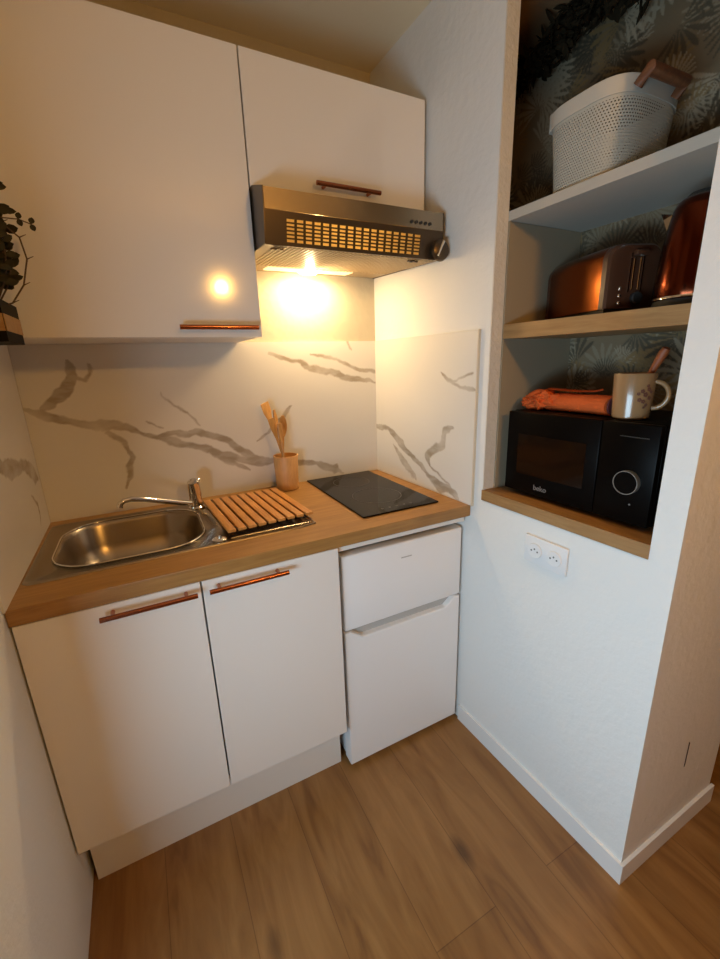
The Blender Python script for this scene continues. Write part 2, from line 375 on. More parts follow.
# ------------------------------------------------------------------ base cabinet, worktop, sink
def handle(parent, x0, x1, yface, z, post=.025):
    b = B(); y = yface-.028
    b.tube([(x0, y, z), (x1, y, z)], .0062, 16)
    for x in (x0+post, x1-post): b.tube([(x, yface-.0005, z), (x, y+.004, z)], .0048, 12)
    return obj('handle', b, M_copper, parent)
YD = -.5964
t = thing('sink_base_cabinet', 'white two-door base cabinet under the sink with copper bar handles', 'cabinet', (.39, -.29, 0))
b = B(); b.box(.012, .030, -.577, -.012, .193, .860); b.box(.752, .770, -.577, -.012, .193, .860); b.box(.030, .752, -.577, -.012, .192, .210)
b.box(.030, .752, -.024, -.012, .21, .860); b.box(.030, .752, -.577, -.557, .842, .860); obj('body', b, M_carc, t)
b = B(); b.box(.020, .770, -.530, -.512, .0008, .192); obj('plinth', b, M_carc, t)
for x0, x1, h0, h1, lb in ((.0125, .3905, .172, .380, 'left'), (.3945, .7705, .408, .612, 'right')):
    d = obj('door', B().box(x0, x1, YD, -.5785, .1935, .8585, .0012, 1), M_gloss, t); handle(d, h0, h1, YD, .838)

HX0, HX1, HY0, HY1 = .056, .446, -.452, -.092     # sink cut-out
b = B(); xr = XR(-.6)-.003
def slab(b, x0, x1, y0, y1, rr=None):
    b.box(x0, x1, y0, y1, .8616, .900)
b2 = B()
def pt(x, y, z): return b2.b.verts.new((x, y, z))
outer = [(XL(-.6)+.001, -.6), (XR(-.6)-.001, -.6), (XR(-.001)-.001, -.001), (.001, -.001)]
inner = [(HX0, HY0), (HX1, HY0), (HX1, HY1), (HX0, HY1)]
for z, fl in ((.9, 0), (.8616, 1)):
    O = [pt(x, y, z) for x, y in outer]; I = [pt(x, y, z) for x, y in inner]
    if fl == 0: OT, IT = O, I
    for i in range(4): b2.b.faces.new((O[i], O[(i+1)%4], I[(i+1)%4], I[i]))
for i in range(4):
    b2.b.faces.new((OT[i], OT[(i+1)%4], O[(i+1)%4], O[i])); b2.b.faces.new((IT[i], IT[(i+1)%4], I[(i+1)%4], I[i]))
o = obj('worktop', b2, M_oak); recenter(o)
mod = o.modifiers.new('edge', 'BEVEL'); mod.width = .0022; mod.segments = 2; mod.limit_method = 'ANGLE'
tag(o, 'long oak worktop holding the steel sink and black hob', 'worktop')
b = B(); b.box(.775, XR(-.57)-.012, -.583, -.566, .840, .8606); tag(recenter(obj('filler_strip', b, M_carc)), 'narrow white filler strip under the worktop above the fridge', 'trim strip')

# sink: plate with lip, rounded bowl, drainer
t = thing('kitchen_sink', 'stainless steel inset sink with a rounded bowl and drainer', 'sink', (.38, -.275, .9))
NS = 96
def rrect(cx, cy, hx, hy, r, z, n=NS, ph=0):
    out = []
    for i in range(n):
        a = 2*PI*i/n; ca, sa = math.cos(a), math.sin(a)
        tt = min(hx/abs(ca) if abs(ca) > 1e-9 else 9, hy/abs(sa) if abs(sa) > 1e-9 else 9)
        x, y = ca*tt, sa*tt
        kx, ky = hx-r, hy-r
        if abs(x) > kx and abs(y) > ky:   # march in to the corner arc
            lo, hi = 0, tt
            for _ in range(30):
                md = (lo+hi)/2; x, y = ca*md, sa*md
                inside = not (abs(x) > kx and abs(y) > ky and math.hypot(abs(x)-kx, abs(y)-ky) > r)
                if inside: lo = md
                else: hi = md
        out.append((cx+x, cy+y, z))
    return out
bcx, bcy = .250, -.272
def plate(x0, x1, y0, y1, z):   # outline seen from bowl centre
    out = []
    for i in range(NS):
        a = 2*PI*i/NS; ca, sa = math.cos(a), math.sin(a)
        tx = ((x1-bcx)/ca if ca > 0 else (x0-bcx)/ca) if abs(ca) > 1e-9 else 9
        ty = ((y1-bcy)/sa if sa > 0 else (y0-bcy)/sa) if abs(sa) > 1e-9 else 9
        q = min(tx, ty); out.append((bcx+ca*q, bcy+sa*q, z))
    return out
px0, px1, py0, py1 = .016, .752, -.492, -.058
b = B()
bo = [(.190, .176, .11, .9018), (.187, .173, .108, .899), (.183, .169, .106, .888), (.170, .153, .09, .83), (.155, .138, .08, .782), (.12, .105, .06, .765), (.05, .045, .04, .762)]
rings = [plate(px0, px1, py0, py1, .9006), plate(px0+.002, px1-.002, py0+.002, py1-.002, .9038), plate(px0+.009, px1-.009, py0+.009, py1-.009, .9040), plate(px0+.014, px1-.014, py0+.014, py1-.014, .9018)]
rings += [rrect(bcx, bcy, hx, hy, r, z) for hx, hy, r, z in bo]
b.loft(rings, cap=False); V = b.b.verts; V.ensure_lookup_table(); b.b.faces.new([V[len(V)-NS+i] for i in range(NS)])
obj('bowl', b, M_bowl, t, 50)
b = B(); rim = rrect(bcx, bcy, .1915, .1775, .11, .9035)[:]; b.tube(rim+[rim[0]], .0022, 8); obj('rim', b, M_chrome, t)
b = B()
for y in (-.462,): b.tube([(.50, y, .9022), (.735, y, .9022)], .0015, 8)
for x in (.738,): b.tube([(x, -.47, .9025), (x, -.08, .9025)], .002, 8)
for k in range(8): b.tube([(.50, -.13-.036*k, .9022), (.715, -.13-.036*k, .9022)], .0022, 8)
obj('drainer_ridge', b, M_steel, t)
b = B(); b.lathe([(.021, .0), (.021, .003), (.018, .0045), (.006, .0045), (.004, .012), (.001, .013)], (.468, -.455, .9022), 28); obj('overflow_knob', b, M_chrome, t)
b = B(); b.lathe([(.036, 0), (.036, .002), (.030, .003), (.026, .001), (.001, .001)], (.25, -.275, .7622), 32); obj('drain', b, M_chrome, t)

# mixer tap
t = thing('mixer_tap', 'chrome single-lever mixer tap with a long low spout over the sink', 'tap', (.446, -.125, .9025))
b = B(); b.lathe([(.026, 0), (.026, .006), (.0215, .010), (.0205, .045), (.0215, .050), (.0215, .060)], (.446, -.125, .9025), 32); obj('tap_base', b, M_chrome, t)
b = B(); b.tube([(.446, -.125, .962), (.445, -.126, .985), (.444, -.129, 1.000), (.443, -.131, 1.004)], [.0215, .0215, .0195, .012], 24)
b.tube([(.450, -.123, .992), (.462, -.116, .999), (.468, -.113, 1.001)], [.009, .007, .005], 12); obj('lever', b, M_chrome, t)
b = B(); b.tube([(.440, -.128, .922), (.40, -.145, .936), (.33, -.172, .964), (.29, -.187, .980), (.255, -.200, .990), (.236, -.207, .990), (.226, -.211, .984), (.222, -.2125, .972)], [.0105, .0095, .0085, .008, .008, .008, .0085, .0095], 18); obj('spout', b, M_chrome, t)

# slatted bamboo rack on the drainer
t = thing('drainer_rack', 'bamboo slatted rack of nine slats lying on the sink drainer', 'rack', (.615, -.275, .906), math.radians(4))
for k in range(9):
    x = -.122 + k*.0305
    sl = obj('slat', B().box(x-.0118, x+.0118, -.168, .168, .008, .017, .002, 2), M_bamy, t, local=True)
for y in (-.12, .12): obj('crossbar', B().box(-.130, .132, y-.008, y+.008, .0006, .0078), M_rubber, t, local=True)

# hob
t = thing('hob', 'black glass two-zone hob set into the worktop beside the wall', 'hob', (1.04, -.268, .9))
obj('glass', B().box(.894, 1.188, -.523, -.015, .9008, .9058, .0015, 1), M_glass, t)
def ring(b, c, r, w, z, n=64):
    b.loft([[(c[0]+q*math.cos(2*PI*i/n), c[1]+q*math.sin(2*PI*i/n), z+h) for i in range(n)] for q, h in ((r, 0), (r, .0003), (r+w, .0003), (r+w, 0))], cap=False)
b = B(); ring(b, (1.04, -.14), .072, .0015, .9060); ring(b, (1.04, -.35), .088, .0015, .9060); obj('cooking_zone', b, M_hob, t)
for k in range(5): obj('touch_control', B().box(.98+.028*k, .988+.028*k, -.492, -.484, .9060, .9063), M_hob, t)

# bamboo cup with utensils
cx, cy = .797, -.062
t = thing('utensil_cup', 'round bamboo cup holding wooden utensils by the back wall', 'cup', (cx, cy, .9))
b = B(); b.lathe([(.040, .0008), (.043, .003), (.048, .133), (.0475, .135), (.0440, .135), (.040, .006), (.001, .006)], (cx, cy, .9), 40, cap=False)
V = b.b.verts; V.ensure_lookup_table(); b.b.faces.new([V[i] for i in range(40)]); obj('cup_body', b, M_cup, t)
def utensil(label, name, foot, head, width, length, kind, twist):
    foot = Vector(foot); head = Vector(head); d = (head-foot).normalized(); s = Vector((math.cos(twist), math.sin(twist), 0)); s = (s-d*s.dot(d)).normalized(); n = d.cross(s)
    t = thing(name, label, name.replace('_', ' '), tuple(foot), 0, None)
    Ltot = (head-foot).length; hl = length
    b = B(); b.tube([foot + d*(k/6)*(Ltot-hl*.9) for k in range(7)], [.0038]*4+[.0042, .005, .0055], 10); obj('handle', b, M_bam, t)
    rings = []; NR = 16
    for k in range(NR+1):
        q = k/NR; p = head - d*hl*(1-q)
        if kind == 'spoon': w = width*max(.12, math.sin(PI*(.06+.90*q))**.6); dp = .006*math.sin(PI*q)
        elif kind == 'fork': w = width*(.35+.65*min(1, q*2.2)); dp = 0
        else: w = width*(.30+.70*min(1, q*1.6)); dp = .004*q*q
        th = .0028
        rings.append([p + s*w*c_ + n*(th*s_ + dp*(1-c_*c_*1.2)) for c_, s_ in ((-1, 0), (-.7, 1), (0, 1), (.7, 1), (1, 0), (.7, -1), (0, -1), (-.7, -1))])
    if kind == 'slot':
        b = B(); b.loft(rings)
        obj('blade', b, M_bam, t)
    else:
        b = B(); b.loft(rings); obj('bowl' if kind == 'spoon' else 'blade', b, M_bam, t)
    return t
utensil('widest bamboo spatula, tallest and leftmost in the bamboo cup', 'spatula', (.828, -.056, .9085), (.731, -.066, 1.240), .021, .085, 'flat', .5)
utensil('slim bamboo turner just right of the tallest spatula in the cup', 'spatula', (.812, -.084, .9085), (.742, -.096, 1.185), .013, .09, 'flat', .2)
utensil('bamboo spoon leaning behind the turners in the cup', 'spoon', (.815, -.034, .9085), (.775, -.034, 1.210), .015, .075, 'spoon', .9)
utensil('broad bamboo spoon, rightmost in the bamboo cup', 'spoon', (.784, -.044, .9085), (.800, -.058, 1.188), .018, .085, 'spoon', .25)
utensil('narrow bamboo fork in front of the spoons in the cup', 'fork', (.788, -.094, .9085), (.772, -.098, 1.165), .010, .075, 'fork', .3)

# ------------------------------------------------------------------ fridge
t = thing('fridge', 'small white two-door fridge under the right end of the worktop', 'fridge', (1.015, -.3, 0))
fx0, fx1 = .789, 1.249
b = B(); b.box(fx0+.004, fx1-.004, -.528, -.05, .022, .812, .004); obj('body', b, M_fridge, t)
d = obj('door', B().box(fx0, fx1, -.577, -.5295, .557, .815, .006, 3), M_fridge, t); d['label'] = 'short freezer door'
b = B(); zt = .531; zg = .505
prof = [(fx0, .020), (fx1, .020), (fx1, .550), (fx1-.022, .550), (fx1-.062, .520), (fx0+.062, .520), (fx0+.022, .550), (fx0, .550)]
b.prism(prof, 1, -.577, -.5295)
d = obj('door', b, M_fridge, t); d['label'] = 'tall lower door with a cut-away grip along its top'
mod = d.modifiers.new('soft', 'BEVEL'); mod.width = .004; mod.segments = 2; mod.limit_method = 'ANGLE'
h = obj('grip', B().box(fx0+.024, fx1-.024, -.555, -.5296, .5205, .5565), M_grey, d)
for x in (fx0+.05, fx1-.05):
    b = B(); b.lathe([(.016, .0006), (.016, .010), (.010, .021)], (x, -.48, 0), 20); obj('foot', b, M_rubber, t)
b = B(); b.box(fx0+.21, fx0+.250, -.5786, -.5773, .760, .7635); obj('badge', b, mat('badge_print', (.50, .50, .49), .5), t)

# ------------------------------------------------------------------ wall cabinets
YC = -.347; ZC0, ZC1 = 1.455, 2.143
t = thing('wall_cabinet', 'tall glossy white wall cabinet above the sink, to the left of the hood', 'cabinet', (.335, -.17, ZC0))
b = B(); b.box(.012, .672, -.327, -.009, ZC0+.002, ZC1-.001); obj('body', b, M_carc, t)
d = obj('door', B().box(.010, .671, YC, -.3285, ZC0, ZC1, .0012, 1), M_gloss, t); handle(d, .448, .656, YC, 1.479, .06)
t = thing('wall_cabinet', 'short glossy white wall cabinet above the extractor hood', 'cabinet', (.96, -.17, 1.838))
b = B(); b.box(.676, 1.241, -.327, -.001, 1.840, ZC1-.001); obj('body', b, M_carc, t)
d = obj('door', B().box(.675, 1.242, YC, -.3285, 1.838, ZC1, .0012, 1), M_gloss, t); handle(d, .856, 1.062, YC, 1.862, .03)

# ------------------------------------------------------------------ extractor hood
t = thing('extractor_hood', 'steel extractor hood with a lit lamp under the short wall cabinet', 'hood', (.96, -.23, 1.68))
hx0, hx1 = .678, 1.238
b = B()   # casing, open below
b.prism([(-.002, 1.700), (-.002, 1.8365), (-.36, 1.8365), (-.452, 1.806), (-.452, 1.757), (-.443, 1.757), (-.443, 1.80), (-.355, 1.828), (-.010, 1.828), (-.010, 1.700)], 0, hx0, hx1)
obj('casing', b, M_hood, t)
for x0, x1 in ((hx0-.003, hx0), (hx1, hx1+.003)):
    b = B(); b.prism([(-.002, 1.698), (-.002, 1.8365), (-.36, 1.8365), (-.4525, 1.807), (-.4525, 1.756), (-.438, 1.679)], 0, x0, x1); obj('side_panel', b, M_hdark, t)
# visor with real slots: dark lattice
def vz(s_): return (-.452 + .014*s_, 1.756 - .078*s_)     # slope 0 top .. 1 bottom
gx0, gx1, s0, s1 = .735, 1.158, .20, .88
b = B()
def vq(xa, xb, sa, sb, th=.003):
    (ya, za), (yb, zb) = vz(sa), vz(sb)
    b.loft([[(xa, ya, za), (xb, ya, za), (xb, ya+th, za), (xa, ya+th, za)], [(xa, yb, zb), (xb, yb, zb), (xb, yb+th, zb), (xa, yb+th, zb)]])
vq(hx0, gx0, 0, 1); vq(gx1, hx1, 0, 1); vq(gx0, gx1, 0, s0); vq(gx0, gx1, s1, 1)
nc, nr = 17, 6
cw = (gx1-gx0)/nc; rh = (s1-s0)/nr
for k in range(1, nc): vq(gx0+k*cw-.0032, gx0+k*cw+.0032, s0, s1)
for k in range(1, nr): vq(gx0, gx1, s0+k*rh-.022, s0+k*rh+.022, .0028)
obj('visor_grille', b, M_hdark, t)
M_back = mat('grease_filter', (.80, .62, .30), .5)
tl = N(M_back, 'ShaderNodeBsdfTranslucent'); tl.inputs[0].default_value = (.95, .80, .45, 1); mx_ = N(M_back, 'ShaderNodeMixShader'); mx_.inputs[0].default_value = .5
L(M_back, P(M_back).outputs[0], mx_.inputs[1]); L(M_back, tl.outputs[0], mx_.inputs[2]); L(M_back, mx_.outputs[0], M_back.node_tree.nodes['Material Output'].inputs[0])
b = B(); b.prism([(-.432, 1.752), (-.420, 1.684), (-.424, 1.684), (-.4365, 1.752)], 0, hx0+.01, hx1-.01); obj('grease_filter', b, M_back, t)
b = B()   # underside panel with fine ribs
b.prism([(-.435, 1.679), (-.004, 1.700), (-.004, 1.704), (-.435, 1.683)], 0, hx0+.001, hx1-.001)
for k in range(40):
    x = hx0+.03+k*.0131
    b.prism([(-.425, 1.6765), (-.125, 1.6915), (-.125, 1.695), (-.425, 1.680)], 0, x, x+.0045)
obj('filter_panel', b, M_filter, t)
b = B(); b.prism([(-.115, 1.6905), (-.05, 1.694), (-.05, 1.698), (-.115, 1.6945)], 0, .775, 1.09); obj('lamp_lens', b, M_lens, t)
b = B(); b.blob((.93, -.075, 1.690), (.035, .016, .008), 3); obj('bulb', b, M_bulb, t)
for x in (.715, 1.15):
    b = B(); b.box(x-.018, x+.018, -.418, -.412, 1.672, 1.676); b.box(x-.004, x+.004, -.425, -.405, 1.672, 1.676); obj('clip', b, M_hdark, t)
b = B()
for k in range(5): b.tube([(1.122+k*.0165, -.4515, 1.772), (1.122+k*.0165, -.456, 1.772)], .0042, 12)
obj('switch_button', b, M_rubber, t)
b = B()   # swivel knob
b.lathe([(.001, 0), (.028, 0), (.031, .004), (.028, .014), (.014, .020), (.001, .020)], (0, 0, 0), 28)
bmesh.ops.rotate(b.b, verts=b.b.verts, matrix=Matrix.Rotation(PI/2, 3, 'X')); bmesh.ops.translate(b.b, verts=b.b.verts, vec=(1.221, -.4555, 1.700))
k = obj('knob', b, M_hdark, t)
b = B(); b.tube([(1.203, -.476, 1.682), (1.224, -.476, 1.724)], [.003, .0045], 10); obj('knob_pointer', b, M_chrome, k)

# ------------------------------------------------------------------ niche shelves
b = B(); b.niche(.045, ND-.001, -.252, NY1+.0, 1.739, 1.763); b.niche(.0445, .0452, -.656, NY1, 1.7395, 1.7625)
tag(recenter(obj('wall_shelf', b, mat('shelf_paint', (.48, .45, .39), .5))), 'white painted shelf in the wall niche holding the white basket', 'shelf')
b = B(); b.niche(.043, ND-.001, -.657, NY1+.0, 1.428, 1.468)
tag(recenter(obj('wall_shelf', b, M_oaky)), 'oak shelf in the wall niche holding toaster and kettle', 'shelf')
b = B(); b.niche(-.003, ND-.001, NY0+.0, NY1-.0, .932, ZS)
tag(recenter(obj('wall_shelf', b, M_oaky)), 'thick oak bottom shelf of the niche holding the black microwave', 'shelf')

# double socket
sk = math.atan(.0308)
t = thing('double_socket', 'white double wall socket below the microwave shelf', 'socket', (XR(-.902), -.902, .842), sk)
obj('plate', B().box(-.010, -.0006, -.068, .068, -.041, .041, .003, 2), M_socket, t, local=True)
for yy in (.030, -.032):
    b = B(); b.lathe([(.001, 0), (.021, 0), (.0225, .002), (.0225, .004)], (0, 0, 0), 28)
    bmesh.ops.rotate(b.b, verts=b.b.verts, matrix=Matrix.Rotation(PI/2, 3, 'Y')); bmesh.ops.translate(b.b, verts=b.b.verts, vec=(-.0142, yy, 0))
    f = obj('outlet', b, M_socket, t, local=True)
    for dy, dz in ((.010, .0), (0, .006), (-.010, .0)):
        b = B(); b.tube([(-.0147, yy+dy, dz), (-.0141, yy+dy, dz)], .0026, 10); obj('pin_hole', b, M_hole, f, local=True)

# ------------------------------------------------------------------ microwave
t = thing('microwave_oven', 'black microwave oven on the bottom shelf of the niche', 'microwave', (XR(-.905)+.048, -.905, ZS), sk)
def lb(*a, **k): return B().box(*a, **k)
obj('body', lb(.022, .285, -.212, .212, .012, .255, bev=.004), M_black, t, local=True)
d = obj('door', lb(0, .0205, -.078, .212, .014, .254, bev=.003), M_black, t, local=True)
obj('door_window', lb(-.0012, 0, -.045, .170, .070, .190), M_blackg, d, local=True)
pn = obj('control_panel', lb(0, .0205, -.212, -.080, .014, .254, bev=.003), M_black, t, local=True)
b = B(); b.lathe([(.027, 0), (.027, .012), (.025, .014), (.001, .014)], (0, 0, 0), 40)
bmesh.ops.rotate(b.b, verts=b.b.verts, matrix=Matrix.Rotation(-PI/2, 3, 'Y')); bmesh.ops.translate(b.b, verts=b.b.verts, vec=(-.0005, -.158, .116))
k = obj('dial', b, M_black, pn, local=True)
b = B(); n = 64
b.loft([[(x, -.158+r*math.cos(2*PI*i/n), .116+r*math.sin(2*PI*i/n)) for i in range(n)] for r, x in ((.0268, -.0005), (.0268, -.0146), (.0282, -.0146), (.0282, -.0005))], cap=False)
obj('dial_ring', b, mat('dial_ring_chrome', (.42, .40, .37), .3, .6), pn, local=True)
obj('display', lb(-.0008, 0, -.190, -.125, .222, .224), mat('faint_line', (.03, .025, .02), .4), pn, local=True)
b = B(); b.tube([(-.001, -.168, .062), (0, -.168, .062)], .0022, 10); obj('indicator', b, M_mark, pn, local=True)
def text_mesh(name, s, size, material, parent, mtx, ext=.0004):
    cu = bpy.data.curves.new(name, 'FONT'); cu.body = s; cu.size = size; cu.extrude = ext; cu.align_x = 'CENTER'; cu.align_y = 'CENTER'
    o = bpy.data.objects.new(name+'_curve', cu); COL.objects.link(o)
    dg = bpy.context.evaluated_depsgraph_get(); me = bpy.data.meshes.new_from_object(o.evaluated_get(dg)); bpy.data.objects.remove(o)
    me.name = name; me.transform(mtx); me.materials.clear(); me.materials.append(material)
    q = bpy.data.objects.new(name, me); COL.objects.link(q); q.parent = parent; return q
mt = Matrix.Translation((-.0012, .082, .038)) @ Matrix(((0, 0, -1, 0), (-1, 0, 0, 0), (0, 1, 0, 0), (0, 0, 0, 1)))
text_mesh('logo', 'beko', .022, M_mark, d, mt)
for y in (-.18, .18):
    b = B(); b.lathe([(.012, .0006), (.012, .012)], (.05, y, 0), 16); obj('foot', b, M_rubber, t, local=True)
    b = B(); b.lathe([(.012, .0006), (.012, .012)], (.25, y, 0), 16); obj('foot', b, M_rubber, t, local=True)
ZM = ZS+.2555

# orange cloth bundle on the microwave
t = thing('rolled_cloth', 'rolled orange cloth tied in a knot on top of the microwave', 'cloth', (1.40, -.84, ZM))
b = B(); rings = []; NR = 22
for k in range(NR+1):
    q = k/NR; y = -.800 - .160*q
    ring_ = []
    for i in range(36):
        a = 2*PI*i/36; r = .025*(1 + .05*noise.noise(Vector((q*5, math.cos(a)*1.5, math.sin(a)*1.5))))
        rz = r*(1.0 if math.sin(a) > 0 else 1.0)
        ring_.append((1.395 + .034*q*0 + r*1.15*math.cos(a), y - .006*math.cos(a), ZM+.0262 + rz*math.sin(a)))
    rings.append(ring_)
b.loft(rings); obj('roll', b, M_orange, t)
b = B(); 
for j in range(3):
    n_ = 28; rr0, rr1 = .0225-.007*j, .0195-.007*j
    b.loft([[(1.395+r*1.15*math.cos(2*PI*i/n_), y, ZM+.0262+r*math.sin(2*PI*i/n_)) for i in range(n_)] for r, y in ((rr0, -.9595), (rr0, -.9635), (rr1, -.9635), (rr1, -.9595))], cap=False)
b.tube([(1.395, -.9602, ZM+.0262), (1.395, -.9615, ZM+.0262)], .024, 28)
obj('roll_end', b, M_orangd, t)
b = B(); b.blob((1.390, -.750, ZM+.026), (.040, .060, .027), 4, .55, 2.2, 3); b.blob((1.375, -.775, ZM+.036), (.026, .034, .020), 4, .55, 2.6, 8); b.blob((1.385, -.720, ZM+.022), (.030, .030, .020), 4, .5, 3, 5)
for v in b.b.verts: v.co.z = max(v.co.z, ZM+.0008)
obj('knot', b, M_orange, t, 60)
b = B()
def strip(pts, w, th=.003):
    rings = []
    for i, (p, wd_) in enumerate(pts):
        p = Vector(p); rings.append([p+Vector((-wd_, 0, 0)), p+Vector((0, 0, th)), p+Vector((wd_, 0, 0)), p+Vector((0, 0, -th*.3))])
    b.loft(rings)
strip([((1.39, -.725, ZM+.046), .012), ((1.392, -.77, ZM+.061), .019), ((1.395, -.83, ZM+.0585), .019), ((1.398, -.87, ZM+.0575), .017), ((1.40, -.905, ZM+.059), .012), ((1.40, -.925, ZM+.064), .002)], .02, .004)
strip([((1.372, -.765, ZM+.045), .008), ((1.360, -.775, ZM+.030), .014), ((1.352, -.772, ZM+.012), .010), ((1.350, -.766, ZM+.004), .003)], .02, .004)
obj('tie', b, M_orange, t, 60)

# mug with a spoon in it
mx, my = 1.395, -1.005
t = thing('mug', 'cream mug with a small flower print on top of the microwave', 'mug', (mx, my, ZM))
M_mug = mat('cream_glaze', (.34, .19, .085), .25, Coat_Weight=.3)
b = B(); b.lathe([(.037, .0008), (.040, .004), (.043, .05), (.0455, .106), (.045, .108), (.0420, .107), (.040, .05), (.037, .008), (.001, .007)], (mx, my, ZM), 48, cap=False)
V = b.b.verts; V.ensure_lookup_table(); b.b.faces.new([V[i] for i in range(48)]); obj('body', b, M_mug, t)
b = B(); dr = Vector((.25, -1, 0)).normalized(); P0 = Vector((mx, my, ZM))
pts = []
for k in range(11):
    a = PI*(k/10); pts.append(P0 + dr*(.0430 + .030*math.sin(a)) + Vector((0, 0, .058+.031*math.cos(a))))
b.tube(pts, .0055, 12); obj('handle', b, M_mug, t)
b = B(); fr = math.atan2(-1.6255-my, .3277-mx)
M_print = mat('flower_print', (.16, .055, .035), .5)
for da, dz, r in [(.05,.060,.006),(-.12,.068,.005),(.2,.072,.005),(.28,.052,.005),(-.02,.044,.005),(-.22,.048,.005),(.12,.080,.004),(-.3,.062,.004),(.36,.066,.004),(.16,.036,.004),(.06,.030,.003)]:
    a = fr+.55+da; R_ = .0425+(dz-.05)*.045
    c0 = P0+Vector((math.cos(a), math.sin(a), 0))*(R_+.0012)+Vector((0, 0, dz)); nn = Vector((math.cos(a), math.sin(a), 0)); tt = Vector((-nn.y, nn.x, 0))
    for pz in range(5):
        g_ = 2*PI*pz/5; c1 = c0+(tt*math.cos(g_)+Vector((0,0,1))*math.sin(g_))*r*.6
        b.tube([c1, c1+nn*.0006], r*.42, 8)
obj('flower_print', b, M_print, t)
t = thing('wooden_spoon', 'reddish wooden spoon standing in the cream mug', 'spoon', (mx-.005, my, ZM+.009))
b = B(); b.tube([(mx+.012, my+.010, ZM+.016), (mx+.012, my-.012, ZM+.07), (mx+.010, my-.034, ZM+.120), (mx+.008, my-.050, ZM+.152), (mx+.007, my-.056, ZM+.163)], [.006, .006, .0075, .0105, .008], 14); obj('handle', b, M_spoon, t)
b = B(); b.blob((mx+.012, my+.013, ZM+.0165), (.014, .010, .0065), 3); obj('bowl', b, M_spoon, t)

# ------------------------------------------------------------------ toaster
ZH = 1.468
t = thing('toaster', 'copper toaster with a dark control end on the oak shelf', 'toaster', (1.478, -.822, ZH), math.radians(-21.8))
TL, TW, TH = .142, .072, .158
def tprof(w, h, r, z0, n=8):
    pts = [(-w, z0), (w, z0)]
    for i in range(n+1): a = i/n*PI/2; pts.append((w-r+r*math.cos(a), h-r+r*math.sin(a)))
    for i in range(n+1): a = PI/2+i/n*PI/2; pts.append((-w+r+r*math.cos(a), h-r+r*math.sin(a)))
    return pts
b = B()
stn = [(-TL+.024, 1), (TL-.024, 1)]
b.loft([[(x, y, z) for x, z in tprof(TW*(1.07-.09*(y/(TL-.024))**2), TH+.002*(1-(y/(TL-.024))**2), .034, .014)] for y in [(-1+k/8)*(TL-.024) for k in range(17)]]); obj('shell', b, M_cop2, t, 30, local=True)
for sg in (-1, 1):
    b = B(); rings = []
    for yy, q in ((.0245, 0), (.008, .001), (.002, .006), (0, .016)):
        y = sg*(TL-yy); rings.append([(x*(1-q/TW), y, z if z < .02 else z-q*.8) for x, z in tprof(TW*.98, TH, .034, .014)])
    b.loft(rings); e = obj('end_cap', b, M_copdark, t, 30, local=True)
b = B()
for x0, x1 in ((-.010, -.006), (.006, .010)): b.box(x0, x1, -TL-.003, -TL-.0003, .055, .125, .001, 1)
b.box(-.017, -.0145, -TL-.002, -TL-.0003, .050, .135); b.box(.0145, .017, -TL-.002, -TL-.0003, .050, .135); obj('lever_track', b, M_chrome, t, local=True)
b = B(); b.box(-.016, .016, -TL-.020, -TL-.0035, .128, .140, .004, 2); obj('lever', b, M_copdark, t, local=True)
b = B(); b.lathe([(.001, 0), (.013, 0), (.014, .010), (.012, .012), (.001, .012)], (0, 0, 0), 28); bmesh.ops.rotate(b.b, verts=b.b.verts, matrix=Matrix.Rotation(PI/2, 3, 'X')); bmesh.ops.translate(b.b, verts=b.b.verts, vec=(.004, -TL-.0004, .036))
obj('knob', b, M_rubber, t, local=True)
for z in (.026, .042, .058):
    b = B(); b.blob((-.036, -TL-.0016, z), (.0048, .0022, .0048), 2); obj('button', b, M_chrome, t, local=True)
obj('base', lb(-TW+.006, TW-.006, -TL+.008, TL-.008, .0006, .0135), M_rubber, t, local=True)
for x in (-.028, .028): obj('bread_slot', lb(x-.013, x+.013, -.095, .095, TH-.001, TH+.0012), M_rubber, t, local=True)

# ------------------------------------------------------------------ kettle
kx, ky = 1.432, -1.078
t = thing('electric_kettle', 'tall dark copper kettle at the right end of the oak shelf', 'kettle', (kx, ky, ZH))
b = B(); b.lathe([(.070, .0008), (.072, .006), (.070, .016)], (kx, ky, ZH), 44); obj('power_base', b, M_rubber, t)
b = B(); b.lathe([(.070, .017), (.0725, .022), (.072, .05), (.068, .11), (.062, .16), (.056, .195), (.050, .208), (.040, .216)], (kx, ky, ZH), 56); obj('body', b, M_cop3, t, 50)
b = B(); b.lathe([(.0395, .2162), (.030, .224), (.012, .229), (.001, .230)], (kx, ky, ZH), 44); obj('lid', b, M_rubber, t, 50)
b = B(); b.lathe([(.0722, .018), (.0735, .0185), (.0735, .0215), (.0728, .0225)], (kx, ky, ZH), 56, cap=False); obj('trim_ring', b, M_chrome, t)
b = B(); dv = Vector((-.15, .99, 0)); c0 = Vector((kx, ky, ZH)); sd = Vector((.99, .15, 0))
b.loft([[c0+dv*.052+sd*.020+Vector((0,0,.192)), c0+dv*.052-sd*.020+Vector((0,0,.192)), c0+dv*.060+Vector((0,0,.150))], [c0+dv*.080+sd*.006+Vector((0,0,.202)), c0+dv*.080-sd*.006+Vector((0,0,.202)), c0+dv*.076+Vector((0,0,.190))]]); obj('spout', b, M_chrome, t)
b = B(); dh = Vector((.9, -.35, 0)).normalized()
b.tube([c0+dh*.050+Vector((0,0,.200)), c0+dh*.078+Vector((0,0,.195)), c0+dh*.088+Vector((0,0,.165)), c0+dh*.088+Vector((0,0,.09)), c0+dh*.066+Vector((0,0,.06))], .009, 14); obj('handle', b, M_rubber, t)

